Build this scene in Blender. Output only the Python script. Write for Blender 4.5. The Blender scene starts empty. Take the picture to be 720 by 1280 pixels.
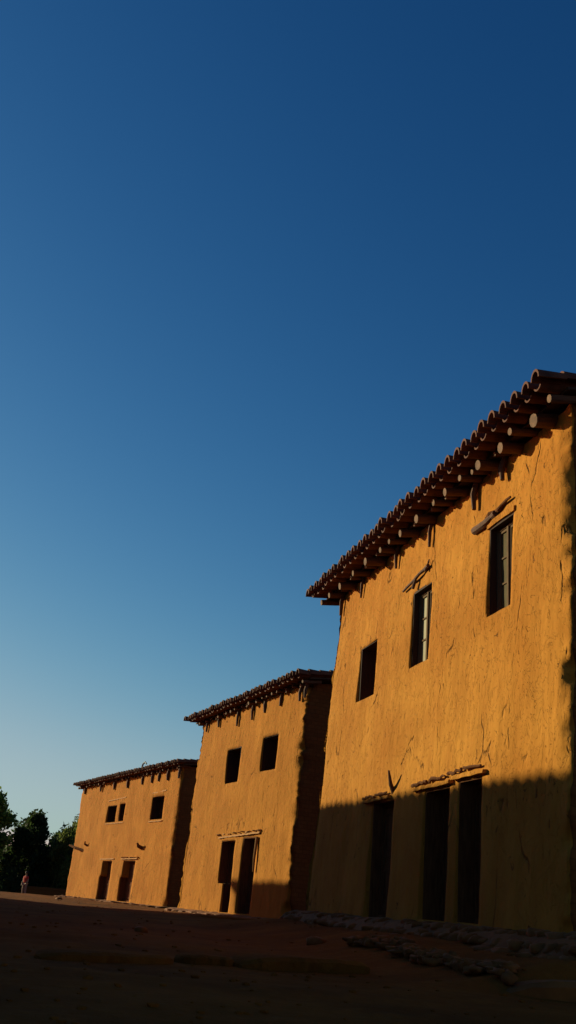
import bpy, bmesh, math, random
from mathutils import Vector, Matrix, noise
random.seed(7)
S = bpy.context.scene
COL = S.collection
R = math.radians
rnd = random.uniform

# ------------------------------------------------------------------ helpers
def fbm(x, y, z, o=3):
    return noise.fractal(Vector((x, y, z)), 1.0, 2.0, o)

class MB:
    """collects verts/faces, build() links ONE mesh object"""
    def __init__(s): s.v = []; s.f = []
    def add(s, vs, fs):
        n = len(s.v); s.v += [tuple(p) for p in vs]
        s.f += [tuple(i + n for i in f) for f in fs]
    def box(s, x0, x1, y0, y1, z0, z1, w=0.0):
        x0, x1 = sorted((x0, x1)); y0, y1 = sorted((y0, y1)); z0, z1 = sorted((z0, z1))
        j = lambda: rnd(-w, w) if w else 0
        vs = [(x + j(), y + j(), z + j()) for z in (z0, z1) for y in (y0, y1) for x in (x0, x1)]
        s.add(vs, [(0, 2, 3, 1), (4, 5, 7, 6), (0, 1, 5, 4), (2, 6, 7, 3), (0, 4, 6, 2), (1, 3, 7, 5)])
    def tube(s, pts, rads, n=8, wob=0.0):
        pts = [Vector(p) for p in pts]; rings = []
        up = Vector((0, 0, 1))
        for i, p in enumerate(pts):
            a = pts[max(i - 1, 0)]; b = pts[min(i + 1, len(pts) - 1)]
            t = (b - a).normalized()
            e1 = t.cross(up if abs(t.z) < .95 else Vector((1, 0, 0))).normalized(); e2 = t.cross(e1)
            ring = []
            for k in range(n):
                an = 2 * math.pi * k / n
                rr = rads[i] * (1 + rnd(-wob, wob))
                ring.append(p + e1 * math.cos(an) * rr + e2 * math.sin(an) * rr)
            rings.append(ring)
        vs = [q for r_ in rings for q in r_]
        fs = []
        for i in range(len(pts) - 1):
            for k in range(n):
                a = i * n + k; b = i * n + (k + 1) % n
                fs.append((a, b, b + n, a + n))
        fs.append(tuple(range(n))[::-1]); fs.append(tuple((len(pts) - 1) * n + k for k in range(n)))
        s.add(vs, fs)
    def rock(s, c, r, sub=2, rough=.3):
        bm = bmesh.new(); bmesh.ops.create_icosphere(bm, subdivisions=sub, radius=1)
        o = Vector((rnd(0, 99), rnd(0, 99), rnd(0, 99)))
        rot = Matrix.Rotation(rnd(0, 6.28), 3, 'Z')
        vs = []
        for v in bm.verts:
            p = v.co.copy(); d = 1 + rough * noise.noise(p * 1.3 + o) + rough * .4 * noise.noise(p * 3 + o)
            p = Vector([max(-.8, min(.8, q)) for q in p]) * d
            p = rot @ Vector((p.x * r[0], p.y * r[1], p.z * r[2]))
            vs.append(p + Vector(c))
        s.add(vs, [[v.index for v in f.verts] for f in bm.faces]); bm.free()
    def build(s, name, mat, parent=None, smooth=False):
        me = bpy.data.meshes.new(name); me.from_pydata(s.v, [], s.f); me.update()
        if smooth: me.polygons.foreach_set('use_smooth', [True] * len(me.polygons))
        me.materials.append(mat)
        o = bpy.data.objects.new(name, me); COL.objects.link(o)
        if parent: o.parent = parent
        return o

def tag(o, label=None, cat=None, group=None, kind=None):
    if label: o['label'] = label
    if cat: o['category'] = cat
    if group: o['group'] = group
    if kind: o['kind'] = kind
    return o
def empty(name, loc, rz=0):
    o = bpy.data.objects.new(name, None); o.location = loc; o.rotation_euler.z = rz
    o.empty_display_size = .3; COL.objects.link(o); return o

# ------------------------------------------------------------------ materials
def mat(name, rough=.9, spec=.3):
    m = bpy.data.materials.new(name); m.use_nodes = True
    nt = m.node_tree; b = nt.nodes['Principled BSDF']
    b.inputs['Roughness'].default_value = rough
    b.inputs['Specular IOR Level'].default_value = spec
    return m, nt, b
def N(nt, t, **k):
    n = nt.nodes.new(t)
    for a, v in k.items():
        if a.startswith('i_'): n.inputs[a[2:].replace('_', ' ')].default_value = v
        else: setattr(n, a, v)
    return n
def ramp(nt, src, stops):
    r = nt.nodes.new('ShaderNodeValToRGB'); e = r.color_ramp.elements
    while len(e) < len(stops): e.new(.5)
    for i, (p, c) in enumerate(stops):
        e[i].position = p; e[i].color = (c[0], c[1], c[2], 1) if hasattr(c, '__len__') else (c, c, c, 1)
    nt.links.new(src, r.inputs[0]); return r.outputs[0]
def mapped(nt, sc, coord='Object'):
    tc = nt.nodes.new('ShaderNodeTexCoord'); mp = nt.nodes.new('ShaderNodeMapping')
    mp.inputs['Scale'].default_value = sc; nt.links.new(tc.outputs[coord], mp.inputs[0]); return mp.outputs[0]
def nz(nt, vec, scale, detail=4, rough=.55, dist=0):
    n = N(nt, 'ShaderNodeTexNoise'); n.inputs['Scale'].default_value = scale; n.inputs['Detail'].default_value = detail
    n.inputs['Roughness'].default_value = rough; n.inputs['Distortion'].default_value = dist
    nt.links.new(vec, n.inputs['Vector']); return n.outputs['Fac']
def math_(nt, op, a, b=None):
    n = nt.nodes.new('ShaderNodeMath'); n.operation = op
    for i, x in enumerate((a, b)):
        if x is None: continue
        if isinstance(x, (int, float)): n.inputs[i].default_value = x
        else: nt.links.new(x, n.inputs[i])
    return n.outputs[0]
def bump(nt, b, h, strength=1, dist=.02, prev=None):
    n = nt.nodes.new('ShaderNodeBump'); n.inputs['Strength'].default_value = strength; n.inputs['Distance'].default_value = dist
    nt.links.new(h, n.inputs['Height'])
    if prev: nt.links.new(prev, n.inputs['Normal'])
    nt.links.new(n.outputs[0], b.inputs['Normal']); return n.outputs[0]
def mixc(nt, fac, a, b, mode='MIX'):
    n = nt.nodes.new('ShaderNodeMix'); n.data_type = 'RGBA'; n.blend_type = mode
    if isinstance(fac, (int, float)): n.inputs[0].default_value = fac
    else: nt.links.new(fac, n.inputs[0])
    for i, x in ((6, a), (7, b)):
        if hasattr(x, '__len__'): n.inputs[i].default_value = (*x, 1)
        else: nt.links.new(x, n.inputs[i])
    return n.outputs[2]

def adobe(name, amt=1.0, c1=(.46, .184, .027), c2=(.35, .122, .014)):
    m, nt, b = mat(name, .95, .1)
    v = mapped(nt, (1, 1, 1)); vs = mapped(nt, (1, 1, .38))
    big = nz(nt, v, .55, 5); mid = nz(nt, vs, 3, 5)
    col = mixc(nt, ramp(nt, big, [(.35, 0), (.65, 1)]), c1, c2)
    col = mixc(nt, math_(nt, 'MULTIPLY', ramp(nt, mid, [(.4, 0), (.75, 1)]), .45), col, (c2[0] * .8, c2[1] * .75, c2[2] * .7))
    # short torn flakes and trowel nicks: steps along noise contours, only in patches
    vt = mapped(nt, (1.4, 1.4, .8)); pm = math_(nt, 'SUBTRACT', nz(nt, v, .8, 3), .5)
    fl = nz(nt, vt, 2.7, 5, .6, 1.3)
    h1 = ramp(nt, math_(nt, 'ADD', fl, math_(nt, 'MULTIPLY', pm, .5)), [(.0, 0), (.37, .0), (.376, .5), (.53, .52), (.536, .8), (.65, .8), (.656, 1)])
    fl2 = nz(nt, vt, 7, 4, .6, 1.0)
    chip = math_(nt, 'ADD', fl2, math_(nt, 'MULTIPLY', pm, .35))
    h2 = ramp(nt, chip, [(.0, 0), (.285, .0), (.31, 1), (1, 1)])
    # cracks that come and go
    vo = N(nt, 'ShaderNodeTexVoronoi', feature='DISTANCE_TO_EDGE'); vo.inputs['Scale'].default_value = 1.1
    dn = N(nt, 'ShaderNodeTexNoise'); dn.inputs['Scale'].default_value = 2.5; dn.inputs['Detail'].default_value = 4
    nt.links.new(vs, dn.inputs['Vector'])
    vv = mixc(nt, .25, vs, dn.outputs['Color']); nt.links.new(vv, vo.inputs['Vector'])
    cr = ramp(nt, vo.outputs['Distance'], [(0, 0), (.012, 1), (1, 1)])
    mask = ramp(nt, nz(nt, v, 1.93, 2), [(.52, 0), (.6, 1)])
    crk = math_(nt, 'SUBTRACT', 1.0, math_(nt, 'MULTIPLY', math_(nt, 'SUBTRACT', 1.0, cr), mask))
    # small pits
    pv = N(nt, 'ShaderNodeTexVoronoi'); pv.inputs['Scale'].default_value = 5; nt.links.new(vs, pv.inputs['Vector'])
    pit = ramp(nt, pv.outputs['Distance'], [(0, 0), (.09, .2), (.12, 1), (1, 1)])
    fine = nz(nt, v, 45, 4, .7)
    col = mixc(nt, math_(nt, 'MULTIPLY', math_(nt, 'SUBTRACT', 1.0, crk), .5), col, (.12, .042, .010))
    col = mixc(nt, math_(nt, 'MULTIPLY', math_(nt, 'SUBTRACT', 1.0, h2), .75), col, (.13, .046, .011))
    st = nz(nt, mapped(nt, (5, 5, .35)), 1.2, 4); col = mixc(nt, math_(nt, 'MULTIPLY', ramp(nt, st, [(.5, 0), (.75, 1)]), .3), col, (.30, .105, .013))
    straw = nz(nt, mapped(nt, (30, 30, 9)), 2.2, 2, .5, 2.5); col = mixc(nt, math_(nt, 'MULTIPLY', ramp(nt, straw, [(.66, 0), (.7, 1)]), .4), col, (.58, .31, .07))
    nt.links.new(col, b.inputs['Base Color'])
    n = bump(nt, b, h1, 1.0 * amt, .04)
    n = bump(nt, b, h2, 1.0 * amt, .05, n)
    n = bump(nt, b, crk, 1.0 * amt, .04, n)
    n = bump(nt, b, pit, .6 * amt, .012, n)
    n = bump(nt, b, nz(nt, vs, 2.6, 3), .5 * amt, .09, n)
    n = bump(nt, b, nz(nt, v, 7, 5), .4 * amt, .025, n)
    bump(nt, b, fine, .35 * amt, .004, n)
    return m
def simple(name, c1, c2, scale=6, stretch=(1, 1, 1), rough=.85, bd=.006, spec=.3):
    m, nt, b = mat(name, rough, spec); v = mapped(nt, stretch)
    n1 = nz(nt, v, scale, 5, .6)
    nt.links.new(mixc(nt, ramp(nt, n1, [(.32, 0), (.68, 1)]), c1, c2), b.inputs['Base Color'])
    bump(nt, b, nz(nt, v, scale * 2.5, 5, .6), .6, bd)
    return m
M = {}
M['adobe'] = adobe('adobe_plaster', 1.0)
M['adobe_far'] = adobe('adobe_plaster_smoother', .75, (.40, .150, .019), (.32, .112, .012))
M['tile'] = simple('terracotta', (.14, .042, .018), (.06, .018, .009), 5, bd=.006)
M['deck'] = simple('cane_deck', (.07, .03, .014), (.035, .016, .009), 8, (6, 1, 1), bd=.01)
M['wood'] = simple('weathered_beam', (.13, .052, .027), (.07, .028, .016), 6, (4, .8, 4), bd=.01)
M['woodl'] = simple('pale_old_wood', (.42, .18, .04), (.28, .11, .025), 7, (1, 4, 4), bd=.008)
M['door'] = simple('dark_door_wood', (.16, .062, .026), (.08, .03, .014), 5, (6, 6, .7), .95, .005, .05)
M['sash'] = simple('painted_sash', (.15, .09, .05), (.10, .055, .03), 8, (4, 4, 1), .9, .002, .1)
M['stone'] = simple('rubble_stone', (.22, .068, .010), (.12, .036, .006), 4, bd=.02)
M['woodend'] = simple('sunlit_beam_end', (.20, .10, .052), (.08, .036, .02), 9, bd=.003)  # rafter end faces coloured paler so they look sunlit
M['metal'] = simple('dull_iron', (.10, .13, .16), (.06, .07, .09), 9, rough=.5, bd=.001)
M['bark'] = simple('bark', (.09, .06, .035), (.05, .033, .02), 6, (3, 3, .5), bd=.02)
def mud_shade_adobe():  # brown mud for the low wall; its dark tone mimics shade on house ends
    m, nt, b = mat('mud_brick_and_shade', .98, .05); v = mapped(nt, (1, 1, 1))
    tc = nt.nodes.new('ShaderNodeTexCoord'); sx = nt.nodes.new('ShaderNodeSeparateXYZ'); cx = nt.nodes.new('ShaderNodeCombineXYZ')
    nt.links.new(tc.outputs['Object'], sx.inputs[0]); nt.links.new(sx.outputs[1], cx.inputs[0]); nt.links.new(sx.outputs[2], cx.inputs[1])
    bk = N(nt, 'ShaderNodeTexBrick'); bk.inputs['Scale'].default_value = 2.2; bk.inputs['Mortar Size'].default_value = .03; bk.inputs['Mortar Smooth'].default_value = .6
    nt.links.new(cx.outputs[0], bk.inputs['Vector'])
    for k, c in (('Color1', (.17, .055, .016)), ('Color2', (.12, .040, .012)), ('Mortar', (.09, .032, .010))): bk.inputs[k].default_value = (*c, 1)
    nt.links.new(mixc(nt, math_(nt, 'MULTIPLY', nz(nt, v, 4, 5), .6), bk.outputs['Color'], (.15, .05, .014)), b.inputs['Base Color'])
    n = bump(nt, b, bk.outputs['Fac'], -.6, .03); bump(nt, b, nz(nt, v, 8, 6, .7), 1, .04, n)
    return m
M['mud_shade'] = mud_shade_adobe()
def ground_mat():
    m, nt, b = mat('packed_earth', 1, .05); v = mapped(nt, (1, 1, 1)); vs = mapped(nt, (1, 1.6, 1))
    a = nz(nt, vs, .5, 6, .6); c = nz(nt, v, 5, 6, .7)
    col = mixc(nt, ramp(nt, a, [(.35, 0), (.65, 1)]), (.20, .060, .009), (.11, .033, .005))
    col = mixc(nt, math_(nt, 'MULTIPLY', ramp(nt, c, [(.5, 0), (.75, 1)]), .5), col, (.26, .088, .016))
    nt.links.new(col, b.inputs['Base Color'])
    n = bump(nt, b, c, .9, .04); n = bump(nt, b, nz(nt, v, 30, 5, .7), .6, .012, n)
    pv = N(nt, 'ShaderNodeTexVoronoi'); pv.inputs['Scale'].default_value = 9; nt.links.new(v, pv.inputs['Vector'])
    bump(nt, b, ramp(nt, pv.outputs['Distance'], [(0, 1), (.25, 0), (1, 0)]), .5, .015, n)
    return m
M['ground'] = ground_mat()
def leaf_mat(name, c1, c2, c3):
    m, nt, b = mat(name, .65, .25)
    g = N(nt, 'ShaderNodeNewGeometry')
    col = ramp(nt, g.outputs['Random Per Island'], [(0, c1), (.6, c2), (1, c3)])
    nt.links.new(col, b.inputs['Base Color'])
    tr = N(nt, 'ShaderNodeBsdfTranslucent'); nt.links.new(col, tr.inputs['Color'])
    mx = N(nt, 'ShaderNodeMixShader'); mx.inputs[0].default_value = .6
    out = nt.nodes['Material Output']
    nt.links.new(b.outputs[0], mx.inputs[1]); nt.links.new(tr.outputs[0], mx.inputs[2]); nt.links.new(mx.outputs[0], out.inputs[0])
    return m
M['leaf'] = leaf_mat('broad_leaves', (.05, .08, .015), (.13, .18, .03), (.42, .42, .06))
M['leaf2'] = leaf_mat('dark_leaves', (.02, .035, .012), (.03, .05, .015), (.05, .07, .02))
M['leaf3'] = leaf_mat('olive_leaves', (.07, .085, .02), (.10, .12, .028), (.15, .16, .04))
def glass(name, base, rough):
    m, nt, b = mat(name, rough, .15); v = mapped(nt, (1, 1, 1))
    nt.links.new(mixc(nt, nz(nt, v, 3, 3), base, tuple(c * .6 for c in base)), b.inputs['Base Color']); return m
M['glass'] = glass('dusty_pane', (.12, .085, .04), .15)
M['curtain'] = glass('pane_with_pale_curtain', (.34, .26, .14), .3)
M['dark'] = simple('dark_shade_boards', (.05, .018, .010), (.025, .011, .007), 5, (5, 5, .6), .9, .004)  # near-black boards standing in for shade inside the openings
def plain(name, c, rough=.8):
    return simple(name, c, tuple(q * .75 for q in c), 20, rough=rough, bd=.002)

# ------------------------------------------------------------------ terrain
A1 = Vector((3.6, 11.45)); U1 = Vector((-.242, .970)); N1 = Vector((-.970, -.242))
def sm(t): t = max(0, min(1, t)); return t * t * (3 - 2 * t)
def zg(x, y, fine=True):
    p = Vector((x, y)) - A1; s = p.dot(U1); d = p.dot(N1)
    z = .29 * sm((2.5 - d) / 1.9) * sm((14 - s) / 5) * sm((s + 1.65) / .35)
    z -= .05 * sm((14 - y) / 3)
    z += .09 * sm((y - 18) / 8) * sm((50 - y) / 10) * sm((x + 6) / 5)
    z -= .16 * sm((9 - math.hypot(x, y)) / 6)
    r = math.hypot(x, y)
    z -= .27 * sm((r - 66) / 9)
    if fine and r < 90:
        k = 1 - sm((r - 60) / 30)
        z += k * (.035 * fbm(x * .35, y * .5, 1.3, 3) + .014 * fbm(x * 1.6, y * 2.2, 4, 3) + .006 * noise.noise(Vector((x * 6, y * 8, 0))))
        # low worn ruts across the lane
        z += k * .055 * max(0, noise.noise(Vector((x * .25 + 3, y * 1.1, 7))))
    return z
def make_ground():
    vs = []; fs = []
    azs = []
    a = -180
    while a < 180:
        azs.append(a); a += .45 if -22 < a < 28 else 4
    rs = []; r = .4
    while r < 3000:
        rs.append(r); r *= 1.018 if r < 95 else 1.3
    vs.append((0, 0, zg(0, 0)))
    for r in rs:
        for a in azs:
            x = r * math.sin(R(a)); y = r * math.cos(R(a)); vs.append((x, y, zg(x, y)))
    n = len(azs)
    for k in range(n): fs.append((0, 1 + (k + 1) % n, 1 + k))
    for i in range(len(rs) - 1):
        for k in range(n):
            a0 = 1 + i * n + k; b0 = 1 + i * n + (k + 1) % n
            fs.append((a0, b0, b0 + n, a0 + n))
    m = MB(); m.v = vs; m.f = fs
    tag(m.build('ground', M['ground'], smooth=True), kind='structure')
make_ground()

# ------------------------------------------------------------------ adobe houses
class House:
    def __init__(h, name, A, u, W, D, Zt, k, zE, over, ends, slope, label, group='adobe houses along the lane'):
        u = Vector(u).normalized()
        h.W = W; h.D = D; h.Zt = Zt; h.k = k; h.zE = zE; h.over = over; h.ends = ends; h.t = slope
        h.root = empty(name, (A[0], A[1], 0), math.atan2(u.y, u.x))
        tag(h.root, label, 'house', group)
    def eave(h, s):      # eave height varies linearly along the facade
        a, b = h.zE; return a + (b - a) * s / h.W
    def top(h, s, d):    # underside of the roof
        ridge = -h.D / 2
        dd = abs(d - ridge); span = h.over - ridge
        return h.eave(s) + (span - dd) * h.t - .10
    def bat(h, z): return h.k * (h.Zt - z)
    def walls(h, m, openings, cell, amp, side_cell=.25, foot=.12, z0=-.4, corner=.05, seed=0, depth=.5, flare=0):
        # perimeter stations
        W, D = h.W, h.D
        def lines(a, b, step, extra):
            ex = sorted(set(round(e, 3) for e in extra if a < e < b)); pts = [a] + ex + [b]; out = []
            for p, q in zip(pts, pts[1:]):
                n = max(1, round((q - p) / step)); out += [p + (q - p) * i / n for i in range(n)]
            return out
        ss = lines(0, W, cell, [e for o in openings for e in (o[0], o[1])])
        per = [(s, 0.0, 'f') for s in ss]
        per += [(W, -q, 'l') for q in lines(0, D, side_cell, [])]
        per += [(W - q, -D, 'b') for q in lines(0, W, side_cell * 2, [])]
        per += [(0, -D + q, 'r') for q in lines(0, D, side_cell, [])]
        zmax = h.Zt + .5
        zs = lines(z0, zmax, cell, [e for o in openings for e in (o[2], o[3])]) + [zmax]
        n = len(per); nf = len(ss)
        def pos(s, d, z, face):
            ztop = h.top(s, d); zz = z if z < h.Zt - .5 else (h.Zt - .5) + (z - h.Zt + .5) / (zmax - h.Zt + .5) * (ztop - h.Zt + .5)
            # outward directions
            cx = W / 2; cy = -D / 2
            ox = 0; oy = 0; R0 = .28
            ex = W - s; e0 = s; ef = -d; eb = d + D
            # round the vertical corners
            def rc(e): return max(0, (R0 - e) / R0)
            p_s, p_d = s, d
            if face in 'fb':
                c = rc(min(e0, ex)); p_d += (-1 if face == 'f' else 1) * .07 * c * c
                oy = 1 if face == 'f' else -1
            else:
                c = rc(min(ef, eb)); p_s += (1 if face == 'r' else -1) * .07 * c * c
                ox = -1 if face == 'r' else 1
            near = rc(min(e0, ex) * (1.6 if cell < .08 else 1.0)) if face in 'fb' else rc(min(ef, eb) * 1.2)
            q = Vector((s * 1.0, d * 1.0, z)); o = Vector((seed, seed * 2, 0))
            ds = amp * (1.5 * noise.noise(q * .55 + o) + .45 * noise.noise(Vector((q.x * 2, q.y * 2, q.z * 1.1)) + o) + .22 * noise.noise(Vector((q.x * 6, q.y * 6, q.z * 4)) + o))
            # shared corner wear, same on both faces
            cz = corner * (noise.noise(Vector((seed + .37, round(s / W) + .41, z * 1.1))) + .8 * noise.noise(Vector((seed + .37, round(s / W) + 5.6, z * 3.7))) + .5 * noise.noise(Vector((seed + .3, 9.4, z * 9))) + .2 * noise.noise(Vector((seed + .3, 3.4, z * 19))))
            fade = min(1, max(0, (min(e0, ex, 9) + min(ef, eb, 9)) / .25)) if False else 1
            cs = near * cz * (1.5 if s < W / 2 else .3)
            ft = foot * sm((z0 + 1.1 - z) / 1.0) ** 2
            disp = ds + ft
            cornerdir = ((-1 if s < W / 2 else 1), (1 if d > -D / 2 else -1))
            x = p_s + ox * disp + cornerdir[0] * cs
            y = p_d + oy * disp + cornerdir[1] * cs * .9
            if face == 'f' or (face in 'lr'):
                y += h.bat(z) * (1 + d / D if face != 'f' else 1)
            x += flare * max(0, (h.Zt - z) / h.Zt) * (s / W) ** 4
            # wobble in the plane so cut edges are hand made
            if face == 'f':
                x += .018 * noise.noise(Vector((s * 1.5, z * 1.5, 3 + seed))) + .008 * noise.noise(Vector((s * 6, z * 6, 5 + seed)))
                zz += .012 * noise.noise(Vector((s * 2, z * 2, 8 + seed)))
            return (x, y, zz)
        vs = []; idx = {}; shadef = []
        for j, z in enumerate(zs):
            for i, (s, d, f) in enumerate(per):
                idx[i, j] = len(vs); vs.append(pos(s, d, z, f))
        fs = []; hole = set()
        for j in range(len(zs) - 1):
            for i in range(n):
                if i < nf:
                    s0 = per[i][0]; s1 = per[i + 1][0] if i + 1 < nf else W
                    cs_, cz_ = (s0 + s1) / 2, (zs[j] + zs[j + 1]) / 2
                    if any(o[0] < cs_ < o[1] and o[2] < cz_ < o[3] for o in openings): hole.add((i, j)); continue
                a, b = i, (i + 1) % n
                if per[i][2] in 'lr' : shadef.append(len(fs))
                fs.append((idx[a, j], idx[a, j + 1], idx[b, j + 1], idx[b, j]))
        # reveals
        back = {}
        def bk(key):
            if key not in back:
                x, y, z = vs[idx[key]]; vs.append((x, y - depth, z)); back[key] = len(vs) - 1
            return back[key]
        for (i, j) in hole:
            if (i - 1, j) not in hole: fs.append((idx[i, j], idx[i, j + 1], bk((i, j + 1)), bk((i, j))))
            if (i + 1, j) not in hole: fs.append((idx[i + 1, j + 1], idx[i + 1, j], bk((i + 1, j)), bk((i + 1, j + 1))))
            if (i, j - 1) not in hole: fs.append((idx[i + 1, j], idx[i, j], bk((i, j)), bk((i + 1, j))))
            if (i, j + 1) not in hole: fs.append((idx[i, j + 1], idx[i + 1, j + 1], bk((i + 1, j + 1)), bk((i, j + 1))))
        mb = MB(); mb.v = vs; mb.f = fs
        o = mb.build('wall', m, h.root, smooth=True); o.data.materials.append(M['mud_shade'])  # end walls get a darker colour that stands in for shade
        for q in shadef: o.data.polygons[q].material_index = 1
        return o
    def roof(h, pitch=.33, rad=.105, detail=True, seed=1):
        random.seed(seed)
        W, D, t, ov = h.W, h.D, h.t, h.over; sl, sr = h.ends; mb = MB()
        ridge = -D / 2; dk = MB()
        L0, L1 = -sr, W + sl
        # deck, two slopes, follows the eave tilt
        for sgn in (1, -1):
            de = ov - .44 if sgn > 0 else -D - ov + .44
            P = []
            for s in (L0 + .05, L1 - .05):
                e = h.eave(s)
                P.append((s, de, e + .02 - .045 + .44 * t)); P.append((s, ridge, e + (ov - ridge) * t - .045))
            q = [P[0], P[2], P[3], P[1]]; up = [(a, b, c + .04) for a, b, c in q]
            dk.add(q + up, [(0, 3, 2, 1) if sgn > 0 else (0, 1, 2, 3), (4, 5, 6, 7), (0, 1, 5, 4), (1, 2, 6, 5), (2, 3, 7, 6), (3, 0, 4, 7)])
        dk.build('roof_deck', M['deck'], h.root)
        slope_len = (ov - ridge) * math.sqrt(1 + t * t)
        ncol = max(2, round((L1 - L0) / pitch)); ct = 1 / math.sqrt(1 + t * t); st = t * ct
        clen = .42; nc = int(slope_len / .36) + 1
        nseg = 7 if detail else 4
        def tile(s, a0, sgn, convex, r0, r1, lift0, lift1, jit, length=clen):
            # a0: distance up the slope of the low end
            th = .026
            rings = []
            for (a, r_, lf) in ((a0, r0, lift0), (a0 + length, r1, lift1)):
                for rr in (r_, r_ - th):
                    ring = []
                    for k in range(nseg + 1):
                        an = math.pi * k / nseg
                        xx = math.cos(an) * rr; hh = math.sin(an) * rr * (1.4 if convex else -1)
                        hh += 0 if convex else r_ * .95
                        along = a * ct - hh * st * 0
                        dd = (ov - along) if sgn > 0 else (-D - ov + along)
                        zz = h.eave(s) + .02 + a * st + hh + lf
                        ring.append((s + xx + jit * (a - a0), dd, zz))
                    rings.append(ring)
            n = nseg + 1; vs = [p for r_ in rings for p in r_]; fs = []
            o0, i0, o1, i1 = 0, n, 2 * n, 3 * n
            for k in range(nseg):
                fs.append((o0 + k, o0 + k + 1, o1 + k + 1, o1 + k)); fs.append((i0 + k + 1, i0 + k, i1 + k, i1 + k + 1))
                fs.append((o0 + k + 1, o0 + k, i0 + k, i0 + k + 1)); fs.append((o1 + k, o1 + k + 1, i1 + k + 1, i1 + k))
            for k in (0, nseg): fs.append((o0 + k, i0 + k, i1 + k, o1 + k))
            mb.add(vs, fs)
        for sgn in ((1, -1) if detail else (1,)):
            for c in range(ncol + 1):
                s = L0 + .08 + (L1 - L0 - .16) * c / ncol
                off = rnd(-.05, .03)
                for q in range(nc):
                    a = q * .36 + (off if q == 0 else rnd(-.015, .015))
                    if a + clen > slope_len + .1: continue
                    tile(s + rnd(-.012, .012), a, sgn, True, rad * rnd(.95, 1.06), rad * .82, .085 + rnd(-.006, .014), .06, rnd(-.05, .05))
                    if c < ncol:
                        tile(s + (L1 - L0 - .16) / ncol / 2 + rnd(-.01, .01), a + (.13 if q == 0 else 0), sgn, False, rad * .92, rad * 1.0, .004 + rnd(0, .01), -.012, 0)
        # ridge tiles
        s = L0
        while s < L1 - .2:
            e = h.eave(s) + (ov - ridge) * t + .06
            rings = []; n = 8
            for (x, rr) in ((s, .16), (s + .46, .13)):
                for r2 in (rr, rr - .02):
                    rings.append([(x, ridge + math.cos(math.pi * k / n) * r2, e + math.sin(math.pi * k / n) * r2) for k in range(n + 1)])
            vs = [p for r_ in rings for p in r_]; m_ = n + 1; fs = []
            for k in range(n):
                fs += [(k, k + 1, 2 * m_ + k + 1, 2 * m_ + k), (k + 1, k, m_ + k, m_ + k + 1), (m_ + k + 1, m_ + k, 3 * m_ + k, 3 * m_ + k + 1), (2 * m_ + k, 2 * m_ + k + 1, 3 * m_ + k + 1, 3 * m_ + k)]
            mb.add(vs, fs); s += .40
        o = mb.build('roof', M['tile'], h.root, smooth=False)
        return o
    def rafter(h, s, reach, r, drop=0, n=10):
        mb = MB(); y1 = h.over - .12 - (0 if reach is None else reach)
        y0 = -.35
        z = lambda y: h.eave(s) + (h.over - y) * h.t - .03 - r - drop
        pts = [(s + rnd(-.01, .01), y0, z(y0)), (s, (y0 + y1) / 2, z((y0 + y1) / 2) + rnd(-.01, .01)), (s + rnd(-.02, .02), y1, z(y1))]
        mb.tube(pts, [r, r * .98, r * rnd(.88, .97)], n, .04)
        o = mb.build('rafter', M['wood'], h.root, smooth=False); o.data.materials.append(M['woodend']); o.data.polygons[-1].material_index = 1; return o
    def stake(h, s, z0, z1, r, y=.05):
        mb = MB(); b0 = h.bat(z0); b1 = h.bat(z1)
        mb.tube([(s, y + b0 - .02, z0), (s + rnd(-.02, .02), y + (b0 + b1) / 2 + .03, (z0 + z1) / 2), (s + rnd(-.03, .03), y + b1 + .02, z1)], [r, r * .9, r * .62], 7, .08)
        return mb.build('peg_and_shadow', M['wood'], h.root)  # dark stubs under the eave modelled to stand in for rafter-tip shadows
    def door(h, s0, s1, z0, z1, rec, leafs=1, name='door', post=None):
        y = h.bat((z0 + z1) / 2) - rec
        f = MB(); w = .07
        bz = lambda z: h.bat(z) - rec
        f.box(s0 - .03, s0 + w, y - .08, y + .03, z0, z1 + .02); f.box(s1 - w, s1 + .03, y - .08, y + .03, z0, z1 + .02)
        f.box(s0 + w, s1 - w, y - .08, y + .03, z1 - w, z1 + .02); f.box(s0 + w, s1 - w, y - .08, y + .045, z0 - .02, z0 + .06)
        for e in (s0 - .01, s1 - .02): f.box(e, e + .03, y + .03, y + rec - .035, z0 - .01, z1 + .02)  # dark jamb boards added to paint in the shade of the recess
        f.box(s0, s1, y + .03, y + rec - .035, z1 - .02, z1 + .015)
        root = f.build(name, M['door'], h.root)
        n = leafs; ww = (s1 - s0 - 2 * w) / n
        for i in range(n):
            a = s0 + w + ww * i + .006; b = a + ww - .012
            l = MB(); l.box(a, b, y - .055, y - .02, z0 + .065, z1 - w - .006)
            # rails and stiles standing proud
            l.box(a, a + .07, y - .02, y - .002, z0 + .065, z1 - w - .006); l.box(b - .07, b, y - .02, y - .002, z0 + .065, z1 - w - .006)
            H = z1 - z0
            for q in (.035, .38, .52, .92):
                zz = z0 + .065 + q * H * .97 * .97
                if zz + .1 < z1 - w: l.box(a + .07, b - .07, y - .02, y - .004, zz, zz + .10)
            l.build('door_leaf', M['door'], root)
        k = MB(); hx = s0 + w + ww - .03 if n == 2 else s0 + w + .06
        k.tube([(hx, y - .004, z0 + 1.0), (hx, y + .04, z0 + 1.0), (hx, y + .04, z0 + 1.14), (hx, y - .004, z0 + 1.14)], [.009] * 4, 6)
        k.build('handle', M['metal'], root)
        return root
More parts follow.
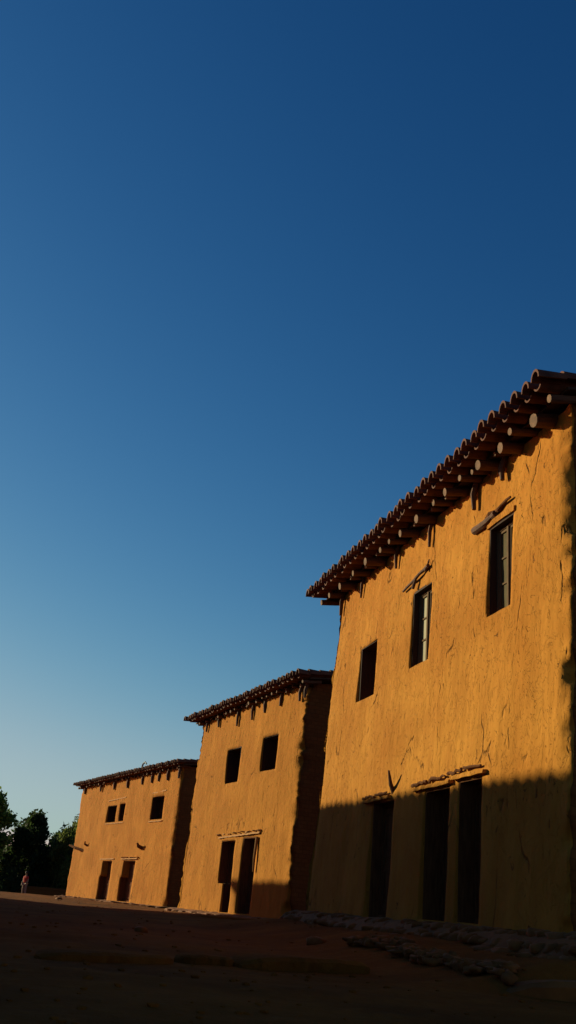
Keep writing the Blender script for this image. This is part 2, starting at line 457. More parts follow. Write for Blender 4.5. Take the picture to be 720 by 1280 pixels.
    def window(h, s0, s1, z0, z1, rec, kind='dark'):
        y = h.bat((z0 + z1) / 2) - rec; w = .06
        f = MB()
        f.box(s0 - .05, s0 + w, y - .08, y, z0 - .05, z1 + .05); f.box(s1 - w, s1 + .05, y - .08, y, z0 - .05, z1 + .05)
        f.box(s0 + w, s1 - w, y - .08, y, z1 - w, z1 + .05); f.box(s0 + w, s1 - w, y - .08, y, z0 - .05, z0 + w)
        root = empty('window', (0, 0, 0)); root.parent = h.root; ln = MB()
        for e in (s0 - .012, s1 - .018): ln.box(e, e + .03, y + .002, y + rec - .03, z0 - .01, z1 + .02)
        ln.box(s0 + .02, s1 - .02, y + .002, y + rec - .03, z1 - .018, z1 + .02); ln.build('shade_lining', M['dark'], root)  # dark lining added where the window jamb is only in shade
        if kind == 'dark':
            f.build('frame', M['door'], root)
            mid = (s0 + s1) / 2
            for a, b in ((s0 + w, mid - .01), (mid + .01, s1 - w)):
                l = MB(); nb = 3; bw = (b - a) / nb
                for q in range(nb): l.box(a + q * bw + .003, a + (q + 1) * bw - .003, y - .06, y - .035 - .004 * (q % 2), z0 + w, z1 - w)
                l.box(a + .02, b - .02, y - .034, y - .018, z0 + w + .12, z0 + w + .19); l.box(a + .02, b - .02, y - .034, y - .018, z1 - w - .19, z1 - w - .12)
                l.build('void_shade_board', M['dark'], root)  # dark boards added in place of the unlit interior
        else:
            f.build('frame', M['sash'], root)
            mid = s0 + (s1 - s0) * .5
            p = MB(); p.box(mid - .025, mid + .025, y - .07, y + .012, z0 + w, z1 - w); p.build('mullion', M['sash'], root)
            for a, b in ((s0 + w, mid - .027), (mid + .027, s1 - w)):
                sh = MB(); k = .04
                sh.box(a, a + k, y - .06, y - .015, z0 + w, z1 - w); sh.box(b - k, b, y - .06, y - .015, z0 + w, z1 - w)
                sh.box(a + k, b - k, y - .06, y - .015, z0 + w, z0 + w + k); sh.box(a + k, b - k, y - .06, y - .015, z1 - w - k, z1 - w)
                Hh = (z1 - z0 - 2 * w - 2 * k)
                for q in (1, 2):
                    zz = z0 + w + k + Hh * q / 3; sh.box(a + k, b - k, y - .055, y - .02, zz - .013, zz + .013)
                sh.build('sash', M['sash'], root)
                g = MB(); g.box(a + k - .005, b - k + .005, y - .044, y - .038, z0 + w + k, z1 - w - k)
                g.build('pane', M['curtain' if kind == 'curtain' else 'glass'], root)
        return root
    def log(h, s0, s1, z0, z1, r0, r1, y=.03, name='lintel', m='wood', crook=.02, n=9):
        mb = MB(); pts = []; K = 7
        for i in range(K):
            t = i / (K - 1); z = z0 + (z1 - z0) * t
            pts.append((s0 + (s1 - s0) * t, y + h.bat(z) + rnd(-crook, crook) * .6, z + rnd(-crook, crook)))
        mb.tube(pts, [(r0 + (r1 - r0) * i / (K - 1)) * rnd(.88, 1.1) for i in range(K)], n, .06)
        return mb.build(name, M[m], h.root)
    def plate(h, s0, s1, z0, z1, th, out, m='woodl', name='lintel', cr=None):
        # rough hewn board half sunk in the plaster with broken plaster lumps on top
        mb = MB(); K = max(4, int((s0 - s1) / .12)); vs = []; fs = []
        for i in range(K + 1):
            t = i / K; s = s0 + (s1 - s0) * t; z = z0 + (z1 - z0) * t + rnd(-.008, .008); b = h.bat(z); o = out * rnd(.85, 1.15)
            vs += [(s, b - .05, z), (s, b + o, z), (s, b + o * .9, z + th * rnd(.8, 1.2)), (s, b - .05, z + th * 1.1)]
        for i in range(K):
            for k in range(4):
                a = i * 4 + k; c = i * 4 + (k + 1) % 4; fs.append((a, c, c + 4, a + 4))
        fs += [(3, 2, 1, 0), (K * 4, K * 4 + 1, K * 4 + 2, K * 4 + 3)]
        mb.add(vs, fs)
        if cr: h.crumbs(mb, *cr)
        return mb.build(name, M[m], h.root)
    def crumbs(h, mb, s0, s1, z0, z1, n, r):
        for i in range(n):
            t = (i + rnd(.1, .9)) / n; z = z0 + (z1 - z0) * t + rnd(-.01, .02)
            mb.rock((s0 + (s1 - s0) * t, h.bat(z) + .01, z), (abs(s1 - s0) / n * rnd(.25, .6), r * rnd(.7, 1.3), r * rnd(.5, 1.1)), 1)

# ---- big near house
h1 = House('adobe_house', (3.6, 11.45), U1, 9.45, 7.0, 6.7, .035, (6.98, 6.86), .62, (.60, .33), .17,
           'large ochre adobe house nearest the viewer with log rafters, tiled eave and glazed upper windows')
op1 = [(1.50, 2.24, 4.60, 5.98), (4.34, 5.14, 4.43, 5.77), (6.76, 7.72, 4.28, 5.34),
       (5.34, 6.33, .44, 2.29), (3.20, 4.08, .50, 2.31), (2.16, 2.90, .50, 2.35)]
h1.walls(M['adobe'], op1, .06, .022, .14, foot=.06, corner=.14, seed=3, flare=.4)
h1.roof(.315, .108, seed=4)
random.seed(11)
for s, rr in [(-.12, .07), (.42, .115), (.92, .065), (1.35, .095), (1.7, .05), (2.03, .10), (2.35, .06), (2.62, .075), (3.12, .085), (3.42, .05), (3.66, .075), (4.0, .055), (4.36, .095), (4.75, .055),
              (5.11, .085), (5.66, .07), (6.12, .08), (6.45, .05), (6.75, .09), (7.2, .06), (7.6, .07), (8.0, .05), (8.44, .095), (8.85, .055), (9.2, .08), (9.8, .075)]:
    h1.rafter(s, rnd(.08, .2) if rr > .06 else rnd(.2, .34), rr * rnd(.75, .95), drop=0.0 if rr < .08 else .01)
for s, z1, r in ((1.8, 6.60, .055), (2.73, 6.47, .055), (4.45, 6.42, .04), (6.0, 6.5, .04), (7.9, 6.45, .035), (9.2, 6.4, .045)):
    h1.stake(s, 6.98, z1, r, .03)
h1.window(1.50, 2.24, 4.60, 5.98, .13, 'glazed'); h1.window(4.34, 5.14, 4.43, 5.77, .13, 'curtain'); h1.window(6.76, 7.72, 4.28, 5.34, .30, 'dark')
h1.door(5.34, 6.33, .46, 2.29, .22, 1); h1.door(3.20, 4.08, .52, 2.31, .34, 1); h1.door(2.16, 2.90, .52, 2.35, .30, 1)
# lintels
h1.log(2.72, 2.02, 6.10, 6.14, .07, .05, .02); h1.log(2.3, 1.55, 6.18, 6.24, .045, .02, .02, m='door', crook=.03)
h1.plate(2.30, 1.46, 5.99, 6.0, .09, .025, m='adobe')
h1.log(5.55, 4.45, 5.93, 6.10, .02, .035, .05, crook=.03); h1.log(5.05, 4.95, 5.83, 6.02, .035, .02, .06, name='peg_and_shadow')
h1.log(4.55, 4.40, 6.02, 6.18, .022, .012, .06, name='peg_and_shadow')
h1.plate(6.72, 5.50, 2.30, 2.31, .05, .07, m='adobe'); h1.plate(4.45, 3.1, 2.325, 2.33, .055, .08, m='adobe'); h1.plate(3.02, 2.02, 2.365, 2.38, .055, .08, m='adobe')
for a, b, z in ((6.75, 5.6, 2.38), (4.5, 3.3, 2.43), (3.2, 2.15, 2.47)):
    h1.log(a, (a + b) / 2 + .05, z, z + .02, .028, .022, .05, crook=.02, n=6, m='door'); h1.log((a + b) / 2 - .02, b, z + .02, z + .03, .026, .015, .05, crook=.02, n=6, m='door')
def stick(h, pts, rads, name='wooden_peg', m='wood'):
    mb = MB(); mb.tube([(a, b + h.bat(c), c) for a, b, c in pts], rads, 8, .05); return mb.build(name, M[m], h.root)
stick(h1, [(5.50, -.05, 2.36), (5.38, .08, 2.52), (5.28, .17, 2.72)], [.04, .035, .018])
# rubble footing
mb = MB()
s = -1.2
while s < 9.9:
    for row in range(3):
        zc = (.44 if s > 4 else .46) - row * .11
        mb.rock((s + rnd(-.08, .08), .20 + .16 * row + rnd(-.05, .05) + .22, zc - .04 + rnd(-.02, .02)), (rnd(.09, .19), rnd(.10, .18), rnd(.05, .09)), 2, .5)
    s += rnd(.13, .24)
K = 60; vs = []; fs = []
for i in range(K + 1):
    s = -1.3 + 11.3 * i / K; o = .06 * fbm(s, 0, 2); zt = .46 + .03 * fbm(s * 2, 3, 1)
    for y, z in ((-.2, zt + .02), (.30 + o, zt), (.46 + o, zt - .05), (.60 + o + .05 * noise.noise(Vector((s * 5, 1, 1))), zt - .2), (.8 + o, 0.1)): vs.append((s, y + .1, z + .015 * noise.noise(Vector((s * 4, y * 4, 0)))))
for i in range(K):
    for k in range(4): a = i * 5 + k; fs.append((a, a + 1, a + 6, a + 5))
mb.add(vs, [f[::-1] for f in fs])
mb.build('rubble_footing', M['stone'], h1.root, smooth=True)

# ---- middle house
h2 = House('adobe_house', (1.02, 29.15), (-.394, .919), 9.01, 7.5, 6.5, .02, (6.78, 6.66), .52, (.55, .45), .14,
           'middle ochre adobe house with two dark upper windows and two tall doors half in shadow')
op2 = [(1.72, 2.90, 4.39, 5.46), (4.78, 5.92, 4.23, 5.37),
       (4.27, 4.95, .20, 2.36), (4.95, 5.45, 1.05, 2.36), (2.60, 3.66, .22, 2.42)]
h2.walls(M['adobe_far'], op2, .10, .028, .2, foot=.05, corner=.2, seed=8)
h2.roof(.36, .115, seed=5)
random.seed(31)
for i in range(22):
    s = -.15 + i * 9.3 / 21 + rnd(-.08, .08); h2.rafter(s, rnd(.1, .34), rnd(.04, .075), drop=.0, n=8)
for s, z in ((8.3, 6.25), (7.1, 6.28), (5.3, 6.1), (4.0, 6.15), (3.0, 6.25), (1.75, 6.3), (.35, 6.25), (-.02, 6.3)):
    h2.stake(s, 6.75, z + .02, .055, .02)
h2.window(1.72, 2.90, 4.39, 5.46, .46); h2.window(4.78, 5.92, 4.23, 5.37, .42)
mb = MB(); mb.box(4.925, 4.965, -.24, .075 + .0, .2, 1.06, .004); mb.build('jamb_shade_board', M['dark'], h2.root)  # added dark board, shade painted onto the lower jamb
h2.door(4.27, 5.45, .20, 2.36, .30, 1); h2.door(2.60, 3.66, .22, 2.42, .34, 1)
h2.plate(5.75, 2.35, 2.44, 2.52, .05, .05, cr=(6.0, 2.2, 2.54, 2.62, 14, .04))
stick(h2, [(2.52, .03, 2.42), (2.50, .06, 1.8), (2.52, .04, 1.42)], [.05, .045, .03], 'door_post', 'woodl')
def apron(h, y0, zt, sa, sb, w):
    mb = MB(); K = 80; vs = []; fs = []
    for i in range(K + 1):
        s = sa + (sb - sa) * i / K; o = .08 * fbm(s, y0, 2); z1 = zt + .03 * fbm(s * 2, 3, 1)
        for y, z in ((-.2, z1 + .02), (w * .5 + o, z1), (w * .8 + o, z1 - .05), (w + o + .05 * noise.noise(Vector((s * 5, 1, 1))), z1 - .2), (w + .2 + o, z1 - .4)): vs.append((s, y + .1, z + .015 * noise.noise(Vector((s * 4, y * 4, 0)))))
    for i in range(K):
        for k in range(4): a = i * 5 + k; fs.append((a + 5, a + 6, a + 1, a))
    mb.add(vs, fs); return mb
mb = apron(h2, 1, .17, -.4, 9.3, .5)
for i in range(30): s = rnd(-.2, 9.2); mb.rock((s, .25 + rnd(0, .3), .08 + rnd(-.03, .03)), (rnd(.1, .3), rnd(.1, .2), rnd(.04, .1)), 1, .5)
mb.build('rubble_footing', M['stone'], h2.root)

# ---- far house
h3 = House('adobe_house', (-4.17, 50.8), (-.459, .889), 15.92, 8.0, 6.5, .01, (6.66, 6.52), .55, (.45, .55), .12,
           'farthest ochre adobe house in full sun beside the dark trees')
op3 = [(1.88, 3.50, 4.17, 5.32), (8.93, 10.42, 4.22, 5.15), (7.52, 8.37, 4.24, 5.19),
       (8.36, 9.9, .05, 2.12), (9.9, 10.1, .05, 1.3), (4.80, 6.5, .10, 2.14), (6.5, 6.7, .1, 1.3)]
h3.walls(M['adobe_far'], op3, .16, .03, .3, foot=.06, corner=.13, seed=15)
h3.roof(.40, .12, seed=6)
random.seed(41)
for i in range(30):
    s = -.15 + i * 16.2 / 29 + rnd(-.1, .1); h3.rafter(s, rnd(.1, .34), rnd(.04, .075), n=6)
for s, z in ((15.2, 6.1), (12.2, 6.1), (9.8, 6.08), (7.6, 6.05), (5.3, 6.1), (3.9, 6.1), (2.9, 6.12), (1.7, 6.1), (.2, 6.1)):
    h3.stake(s, 6.6, z - .02, .085, .03)
h3.window(1.88, 3.50, 4.17, 5.32, .46); h3.window(8.93, 10.42, 4.22, 5.15, .44); h3.window(7.52, 8.37, 4.24, 5.19, .40)
h3.door(8.36, 10.1, .05, 2.12, .33, 2); h3.door(4.80, 6.7, .10, 2.14, .36, 2)
h3.plate(10.4, 8.1, 2.18, 2.2, .05, .05); h3.plate(6.9, 4.5, 2.2, 2.22, .05, .06, cr=(7.0, 4.4, 2.29, 2.31, 9, .05))
h3.plate(10.5, 7.6, 5.42, 5.5, .04, .03); h3.plate(3.6, 1.7, 5.5, 5.56, .05, .03); h3.plate(10.5, 7.5, 4.12, 4.13, .04, .05, name='sill'); h3.plate(3.6, 1.8, 4.05, 4.06, .04, .05, name='sill')
stick(h3, [(13.7, -.05, 2.68), (14.5, .28, 2.82), (15.3, .45, 2.98)], [.09, .08, .06], 'water_spout', 'door')
stick(h3, [(4.1, -.05, 2.75), (4.1, .22, 2.85), (4.08, .30, 3.0)], [.10, .09, .05], m='door'); stick(h3, [(13.2, -.05, 2.95), (13.2, .18, 3.05), (13.15, .2, 3.2)], [.06, .06, .04], m='door')
mb = MB(); mb.tube([(7.5, -.6, 6.7), (7.45, -.6, 7.15), (7.3, -.6, 7.42), (7.0, -.6, 7.5), (6.75, -.6, 7.38)], [.05, .05, .05, .05, .04], 8)
mb.build('bent_pipe', M['metal'], h3.root)
mb = apron(h3, 2, .06, -.4, 16.3, .7)
for i in range(60): s = rnd(-.2, 16.2); mb.rock((s, .3 + rnd(0, .5), .02 + rnd(-.03, .03)), (rnd(.1, .4), rnd(.1, .3), rnd(.03, .1)), 1, .5)
mb.build('rubble_footing', M['stone'], h3.root)

# ---- the houses across the lane, whose eaves throw the long evening shadow
SUN_AZ, SUN_EL = -59.0, 15.0
def across(A, u, W, zE, label, seed):
    h = House('adobe_house', A, u, W, 6.5, zE[0] - .35, .0, zE, .5, (.3, .3), .16, label, 'adobe houses across the lane')
    h.walls(M['adobe_far'], [(W * .25, W * .25 + .9, .2, 2.3), (W * .6, W * .6 + .9, 3.9, 5.1), (W * .3, W * .3 + .9, 3.9, 5.1)], .2, .03, .4, seed=seed)
    h.door(W * .25, W * .25 + .9, .2, 2.3, .2); h.window(W * .6, W * .6 + .9, 3.9, 5.1, .3); h.window(W * .3, W * .3 + .9, 3.9, 5.1, .3)
    h.roof(.27, .10, seed=seed)
    return h
# facade faces the lane (+x side): local +Y must point to +x, so local X runs towards the viewer
across((-13.95, 35.2), (.128, -1), 33.0, (6.46, 6.98), 'long adobe house across the lane opposite the large house', 51)
across((-20.2, 44.3), (.42, -.91), 9.6, (6.86, 6.75), 'short adobe house across the lane, turned towards the middle house', 52)

# ------------------------------------------------------------------ stones in the lane
random.seed(61)
def slab(x0, y0, x1, y1, hgt, dep, label, zb=None):
    mb = MB(); K = 14; vs = []; fs = []; d = Vector((x1 - x0, y1 - y0)); nrm = Vector((-d.y, d.x)).normalized()
    cx, cy = (x0 + x1) / 2, (y0 + y1) / 2; zb = zg(cx, cy, False) if zb is None else zb
    for i in range(K + 1):
        t = i / K; p = Vector((x0, y0)) + d * t; w = 1 - abs(2 * t - 1) ** 6 * .8; o = .08 * noise.noise(Vector((t * 6, hgt * 40, 1)))
        prof = [(-dep / 2 * w + o, -.15), (-dep / 2 * w + o - .03, hgt * .7 * w), (-dep / 2 * w + o + .02, hgt * w), (dep / 2 * w, hgt * .92 * w), (dep / 2 * w + .04, -.15)]
        for q, z in prof:
            P = p + nrm * q; vs.append((P.x - cx, P.y - cy, z + .015 * noise.noise(Vector((t * 9, q * 7, 3)))))
    for i in range(K):
        for k in range(4): a = i * 5 + k; fs.append((a, a + 5, a + 6, a + 1))
    fs += [(0, 1, 2, 3, 4), tuple(K * 5 + k for k in (4, 3, 2, 1, 0))]
    mb.add(vs, [f[::-1] for f in fs]); o = mb.build('stone_slab', M['stone'] if hgt > .15 else M['ground']); o.location = (cx, cy, zb)
    return tag(o, label, 'stone slab', 'low slabs lying across the lane')
slab(-1.75, 9.0, -.75, 10.0, .07, .5, 'long thin slab at the left end of the row of slabs in the lane')
slab(-.70, 10.3, -.15, 10.5, .07, .4, 'short slab in the middle of the row of slabs in the lane')
slab(-.12, 10.3, 1.15, 11.3, .11, .6, 'thick slab with dark front edge at the right end of the row of slabs')
slab(2.25, 9.5, 4.7, 10.1, .17, .6, 'heavy raised slab at the bottom right, ending the rubble kerb', -.06)
slab(-1.6, 27.2, .5, 29.0, .06, .8, 'flat worn doorstep slab in front of the middle house')
# rubble kerb
mb = MB(); path = [(1.35, 13.7), (1.72, 12.9), (1.86, 12.0), (2.0, 11.0), (2.2, 10.2), (2.34, 9.6)]
for (a, b) in zip(path, path[1:]):
    L = math.dist(a, b); n = int(L / .06)
    for i in range(n):
        t = i / n; x = a[0] + (b[0] - a[0]) * t + rnd(-.12, .12); y = a[1] + (b[1] - a[1]) * t + rnd(-.06, .06)
        mb.rock((x - 2.2, y - 13, zg(x, y) + .04 + rnd(-.01, .03)), (rnd(.04, .11), rnd(.06, .13), rnd(.03, .07)), 2, .9)
o = mb.build('rubble_kerb', M['stone'], smooth=True); o.location = (2.2, 13, 0)
tag(o, 'crooked kerb of rough rubble stones running in front of the large house', 'kerb')
for (x, y, r, lb) in [(1.15, 20.5, .22, 'rounded rock on the earth below the left corner of the large house'), (-8.9, 48.5, .20, 'pale rock in the sunlit strip before the farthest house'), (-1.6, 15.5, .12, 'small stone in the shaded lane left of the slabs'), (.9, 14.6, .16, 'flat stone behind the thick slab')]:
    mb = MB(); mb.rock((0, 0, 0), (r, r * .8, r * .5), 2, .5); o = mb.build('rock', M['stone'], smooth=True); o.location = (x, y, zg(x, y) + r * .15)
    tag(o, lb, 'rock', 'loose rocks in the lane')
mb = MB()
for i in range(650):
    r = 5 + 45 * random.random() ** 1.6; a = R(rnd(-18, 20)); x = r * math.sin(a); y = r * math.cos(a); q = rnd(.008, .035)
    mb.rock((x, y, zg(x, y) + q * .2), (q * 1.3, q, q * .6), 1, .4)
tag(mb.build('gravel', M['ground']), 'loose gravel and clods scattered over the lane', 'gravel', kind='stuff')

# ------------------------------------------------------------------ background: low wall, trees, bush, person
def lowwall(a, b, h0, label):
    a = Vector(a); b = Vector(b); L = (b - a).length; mb = MB(); K = int(L / .5); vs = []; fs = []; zb = zg(a.x, a.y, False)
    for i in range(K + 1):
        s = L * i / K; t = h0 + .05 * fbm(s * .8, 1, 5)
        for y, z in ((.22, -.3), (.2, t * .5), (.17, t - .05), (.08, t), (-.08, t), (-.17, t - .05), (-.22, -.3)):
            vs.append((s, y + .03 * noise.noise(Vector((s, y * 5, z))), z))
    for i in range(K):
        for k in range(6): q = i * 7 + k; fs.append((q, q + 1, q + 8, q + 7))
    fs += [tuple(range(7)), tuple(K * 7 + k for k in range(6, -1, -1))]
    mb.add(vs, [f[::-1] for f in fs]); o = mb.build('mud_wall', M['mud_shade'])
    o.location = (a.x, a.y, zb); d = b - a; o.rotation_euler.z = math.atan2(d.y, d.x); return tag(o, label, 'wall')
lowwall((-17.6, 81.5), (-10.5, 80.5), .72, 'low brown mud wall under the trees beside the farthest house')

def tree(x, y, h, rad, mk, n, leaf, label, group, base=.1, droop=0, seed=0, clumps=26):
    random.seed(seed); z0 = zg(x, y, False)
    root = empty('tree', (x, y, z0)); tag(root, label, 'tree', group)
    t = MB(); t.tube([(0, 0, -.2), (.1, 0, h * .2), (-.1, .1, h * .45), (.1, 0, h * .8)], [h * .045, h * .035, h * .025, h * .008], 8, .06)
    cl = []
    for i in range(clumps):
        zf = rnd(base, 1) ** .85; env = math.sin(math.pi * min(1, max(.08, (zf - base + .12) / (1.12 - base)))) ** .6
        a = rnd(0, 6.283); rr = rad * env * rnd(.35, .92)
        c = Vector((math.cos(a) * rr, math.sin(a) * rr, h * zf * .93)); cl.append((c, rad * rnd(.2, .38)))
        if i % 2 == 0: t.tube([(0, 0, max(.3, c.z * .55)), (c.x * .5, c.y * .5, c.z * .8), tuple(c)], [h * .014, h * .009, h * .003], 5)
    t.build('trunk', M['bark'], root)
    m = MB()
    for i in range(n):
        c, r_ = random.choice(cl)
        d = Vector((random.gauss(0, 1), random.gauss(0, 1), random.gauss(0, 1))).normalized() * r_ * random.random() ** .4 * rnd(.8, 1.15)
        d.z *= 1.0 + droop; p = c + d
        if p.z < .05: p.z = rnd(.05, .5)
        e1 = Vector((random.gauss(0, 1), random.gauss(0, 1), random.gauss(0, 1) - droop * 2)).normalized()
        e2 = e1.cross(Vector((random.gauss(0, 1), random.gauss(0, 1), random.gauss(0, 1)))).normalized()
        l = leaf * rnd(.6, 1.3); w = l * (.5 if not droop else .28)
        m.add([p - e1 * l * .5, p + e2 * w * .5, p + e1 * l * .5, p - e2 * w * .5], [(0, 1, 2, 3)])
    m.build('crown', M[mk], root)
    return root
G = 'trees beyond the far end of the lane'
tree(-22.6, 84, 7.9, 3.3, 'leaf', 9000, .42, 'tall broad-leaved tree at the left edge with sunlit yellow-green top', G, seed=3, clumps=34)
tree(-18.6, 86, 6.2, 2.6, 'leaf2', 7000, .36, 'dark rounded tree between the tall tree and the thin upright one', G, seed=5)
tree(-15.9, 90, 6.3, 1.7, 'leaf2', 3200, .34, 'thin dark tree with open top standing behind the others', G, seed=8, clumps=18)
tree(-14.1, 84, 6.1, 2.6, 'leaf3', 8000, .42, 'olive green drooping tree partly hidden by the farthest house', G, droop=.6, seed=9, clumps=30)
tree(-20.8, 92, 5.6, 3.0, 'leaf2', 6000, .4, 'dense dark tree filling the gap behind the tall left tree', G, seed=13)
tree(-26.5, 88, 6.5, 3.2, 'leaf2', 5000, .42, 'dark tree just outside the left of the lane', G, seed=14)
tree(-17.6, 93, 5.4, 3.0, 'leaf2', 6000, .42, 'dense dark tree behind the thin upright tree', G, seed=16, base=.02)
tree(-24.5, 98, 3.8, 3.6, 'leaf2', 6000, .45, 'low dark tree far behind the tall left tree', G, seed=17, base=0)
tree(-20.0, 99, 3.8, 3.6, 'leaf2', 6000, .45, 'low dark tree far behind the rounded tree', G, seed=18, base=0)
tree(-10.0, 93, 5.0, 3.0, 'leaf2', 4000, .42, 'dark tree behind the farthest house', G, seed=15)
def bush(x, y, h, rad, label, seed):
    random.seed(seed); z0 = zg(x, y, False); m = MB(); st = MB()
    root = empty('bush', (x, y, z0)); tag(root, label, 'bush', 'low bushes under the trees')
    for i in range(9):
        a = rnd(0, 6.28); st.tube([(0, 0, 0), (math.cos(a) * rad * .6, math.sin(a) * rad * .6, h * .7)], [.02, .006], 4)
    st.build('stem', M['bark'], root)
    for i in range(1500):
        d = Vector((random.gauss(0, 1), random.gauss(0, 1), abs(random.gauss(0, 1)))).normalized() * random.random() ** .35 * rnd(.75, 1.1)
        p = Vector((d.x * rad, d.y * rad, d.z * h)); e1 = Vector((random.gauss(0, 1), random.gauss(0, 1), random.gauss(0, 1))).normalized(); e2 = e1.orthogonal().normalized(); l = rnd(.06, .14)
        m.add([p - e1 * l, p + e2 * l * .5, p + e1 * l, p - e2 * l * .5], [(0, 1, 2, 3)])
    m.build('foliage', M['leaf2'], root)
bush(-18.2, 73.5, .85, .75, 'low dark round bush at the left edge of the lane', 71)
for i, (x, y, h_, r_) in enumerate([(-19.5, 82.5, 2.2, 1.6), (-17.2, 84, 2.0, 1.5), (-14.6, 83.5, 1.9, 1.6), (-12.2, 84, 2, 1.6), (-22.3, 81.5, 2.0, 1.5)]):
    bush(x, y, h_, r_, ['dark bush behind the person under the trees', 'dark bush over the left end of the low mud wall', 'dark bush over the middle of the low mud wall', 'dark bush behind the far house corner', 'dark bush under the tall left tree'][i], 80 + i)

def skinned(name, pts, edges, rads, m, parent, sub=2):
    me = bpy.data.meshes.new(name); me.from_pydata(pts, edges, []); o = bpy.data.objects.new(name, me); COL.objects.link(o)
    sk = o.modifiers.new('s', 'SKIN'); sb = o.modifiers.new('b', 'SUBSURF'); sb.levels = sub; sb.render_levels = sub
    for i, r_ in enumerate(rads):
        v = me.skin_vertices[0].data[i]; v.radius = (r_, r_) if not isinstance(r_, tuple) else r_; v.use_root = (i == 0)
    dg = bpy.context.evaluated_depsgraph_get(); me2 = bpy.data.meshes.new_from_object(o.evaluated_get(dg))
    o.modifiers.clear(); o.data = me2; me2.name = name
    me2.materials.clear(); me2.materials.append(m); me2.polygons.foreach_set('use_smooth', [True] * len(me2.polygons))
    o.parent = parent; return o
def person(x, y, rz):
    r = empty('person', (x, y, zg(x, y, False)), rz)
    tag(r, 'person in a red top and light brown trousers standing before the low mud wall', 'person')
    skin = plain('skin', (.36, .18, .10), .6); red = plain('red_cloth', (.55, .035, .025)); pale = plain('pale_cloth', (.30, .17, .12)); hair = plain('hair', (.02, .013, .01))
    # body: pelvis root, spine, head, arms with hands, legs with feet
    P = [(0, 0, .86), (0, 0, 1.05), (0, 0, 1.27), (0, 0, 1.38), (0, .01, 1.45), (0, .015, 1.53), (0, .01, 1.60),
         (.16, 0, 1.31), (.21, .02, 1.07), (.20, .10, .86), (.20, .13, .78), (-.16, 0, 1.31), (-.22, -.01, 1.07), (-.22, .05, .85), (-.22, .07, .77),
         (.09, 0, .80), (.11, .02, .45), (.11, -.02, .07), (.12, .13, .035), (-.09, 0, .80), (-.11, .0, .45), (-.12, -.03, .07), (-.13, .11, .035)]
    E = [(0, 1), (1, 2), (2, 3), (3, 4), (4, 5), (5, 6), (2, 7), (7, 8), (8, 9), (9, 10), (2, 11), (11, 12), (12, 13), (13, 14), (0, 15), (15, 16), (16, 17), (17, 18), (0, 19), (19, 20), (20, 21), (21, 22)]
    Rr = [.13, .12, .13, .055, .055, .085, .07, .055, .042, .03, .03, .055, .042, .03, .03, .085, .058, .038, .035, .085, .058, .038, .035]
    # fingers, each its own short chain
    for hx, hb in ((.20, 10), (-.22, 14)):
        b = P[hb]
        for k in range(4):
            n = len(P); P += [(b[0] + (-.024 + .016 * k) * 1, b[1] + .012, b[2] - .05), (b[0] + (-.026 + .017 * k), b[1] + .03, b[2] - .09 + .006 * abs(k - 1.4))]; E += [(hb, n), (n, n + 1)]; Rr += [.009, .007]
        n = len(P); P += [(b[0] - .03 * (1 if hx > 0 else -1), b[1] + .03, b[2] - .01), (b[0] - .035 * (1 if hx > 0 else -1), b[1] + .045, b[2] - .045)]; E += [(hb, n), (n, n + 1)]; Rr += [.010, .008]
    skinned('body', P, E, Rr, skin, r)
    skinned('shirt', [P[0], P[1], P[2], (0, 0, 1.355), P[7], (.19, .01, 1.15), P[11], (-.195, 0, 1.15)], [(0, 1), (1, 2), (2, 3), (2, 4), (4, 5), (2, 6), (6, 7)], [.155, .145, .15, .08, .075, .062, .075, .062], red, r)
    skinned('trousers', [(0, 0, .88), P[15], P[16], (.11, -.015, .12), P[19], P[20], (-.12, -.025, .12)], [(0, 1), (1, 2), (2, 3), (0, 4), (4, 5), (5, 6)], [.15, .105, .08, .065, .105, .08, .065], pale, r)
    m = MB(); m.rock((0, -.012, 1.595), (.125, .135, .12), 2, .1); m.build('hair', hair, r, True)
    f = MB(); f.rock((0, .105, 1.545), (.018, .03, .028), 1, .05); f.build('nose', skin, r)
    f = MB()
    for sx in (-.035, .035): f.rock((sx, .095, 1.57), (.015, .012, .009), 1, 0)
    f.build('eyes', hair, r)
    f = MB(); f.rock((0, .095, 1.50), (.03, .012, .008), 1, 0); f.build('mouth', plain('lips', (.3, .08, .06)), r)
    f = MB()
    for sx in (-.092, .092): f.rock((sx, .01, 1.55), (.012, .02, .035), 1, .1)
    f.build('ears', skin, r)
person(-16.55, 76.2, R(150))

# ------------------------------------------------------------------ camera
cam = bpy.data.cameras.new('camera'); co = bpy.data.objects.new('camera', cam); COL.objects.link(co)
th, ro, f = R(21.9), R(5), 1226
F = Vector((0, math.cos(th), math.sin(th))); r0 = Vector((1, 0, 0)); u0 = Vector((0, -math.sin(th), math.cos(th)))
Rv = math.cos(ro) * r0 + math.sin(ro) * u0; Uv = -math.sin(ro) * r0 + math.cos(ro) * u0
co.matrix_world = Matrix(((Rv.x, Uv.x, -F.x, 0), (Rv.y, Uv.y, -F.y, 0), (Rv.z, Uv.z, -F.z, .5), (0, 0, 0, 1)))
cam.sensor_fit = 'VERTICAL'; cam.sensor_height = 24; cam.lens = 24 * f / 1280; cam.clip_end = 6000; cam.clip_start = .05
S.camera = co

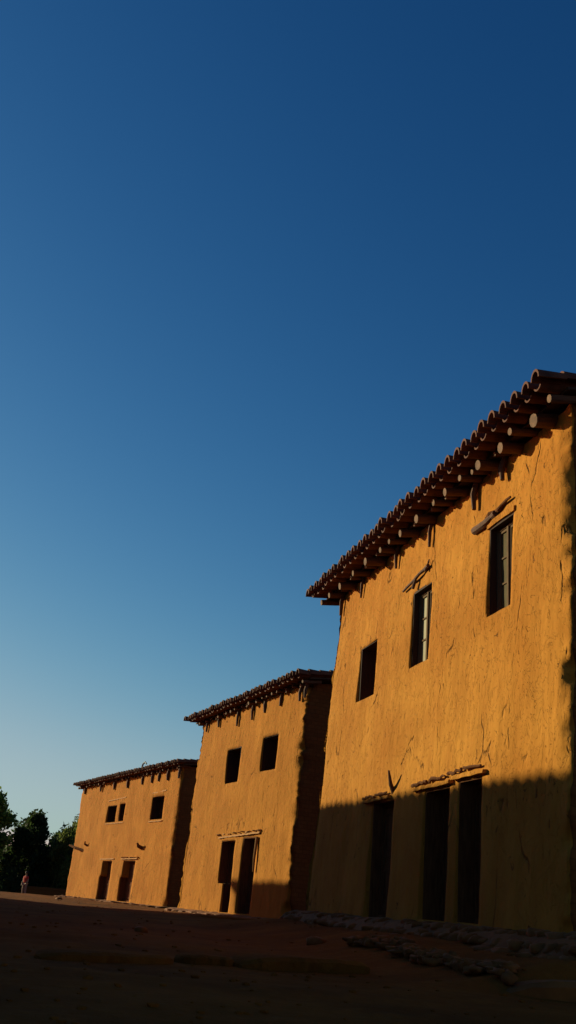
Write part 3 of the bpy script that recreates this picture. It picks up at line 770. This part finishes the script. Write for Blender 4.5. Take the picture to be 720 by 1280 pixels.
# ------------------------------------------------------------------ light
SKYG = ((2.1, 9.5), (1.45, 2.75), (1.15, 1.75))
w = bpy.data.worlds.new('World'); S.world = w; w.use_nodes = True; nt = w.node_tree
sky = nt.nodes.new('ShaderNodeTexSky'); sky.sky_type = 'NISHITA'; sky.sun_disc = False
sky.sun_elevation = R(SUN_EL); sky.sun_rotation = R(SUN_AZ); sky.air_density = 1.0; sky.dust_density = .3; sky.ozone_density = 2.5; sky.altitude = 300
bg = nt.nodes['Background']; bg.inputs[1].default_value = .1
sep = nt.nodes.new('ShaderNodeSeparateColor'); cmb = nt.nodes.new('ShaderNodeCombineColor')
nt.links.new(sky.outputs[0], sep.inputs[0])
for i, (g, k) in enumerate(SKYG):     # deep polarised blue: per channel grade of the sky
    v = math_(nt, 'MULTIPLY', math_(nt, 'POWER', math_(nt, 'MULTIPLY', sep.outputs[i], .055), g), k / .1)
    added_glow = math_(nt, 'MULTIPLY', math_(nt, 'MINIMUM', math_(nt, 'MAXIMUM', math_(nt, 'SUBTRACT', v, (9.0, 9.0, 9.0)[i]), 0.0), 35.0), (1.4, .6, .12)[i])  # extra glow added around the unseen sun to warm the shaded walls
    c = (3.2, 4.6, 5.3)[i]      # soft shoulder
    v = math_(nt, 'ADD', math_(nt, 'DIVIDE', v, math_(nt, 'POWER', math_(nt, 'ADD', 1.0, math_(nt, 'POWER', math_(nt, 'DIVIDE', v, c), 3.0)), 1 / 3)), added_glow); nt.links.new(v, cmb.inputs[i])
nt.links.new(cmb.outputs[0], bg.inputs[0])
sun = bpy.data.lights.new('sun', 'SUN'); so = bpy.data.objects.new('sun', sun); COL.objects.link(so)
sun.energy = 5.0; sun.angle = R(.5); sun.color = (1, .95, .58)
sd = Vector((math.sin(R(SUN_AZ)) * math.cos(R(SUN_EL)), math.cos(R(SUN_AZ)) * math.cos(R(SUN_EL)), math.sin(R(SUN_EL))))
so.rotation_euler = sd.to_track_quat('Z', 'Y').to_euler(); so.location = sd * 60
S.view_settings.view_transform = 'Standard'; S.view_settings.look = 'None'; S.view_settings.exposure = .25; S.view_settings.gamma = 1
S.render.engine = 'CYCLES'; S.cycles.max_bounces = 6; S.cycles.diffuse_bounces = 4
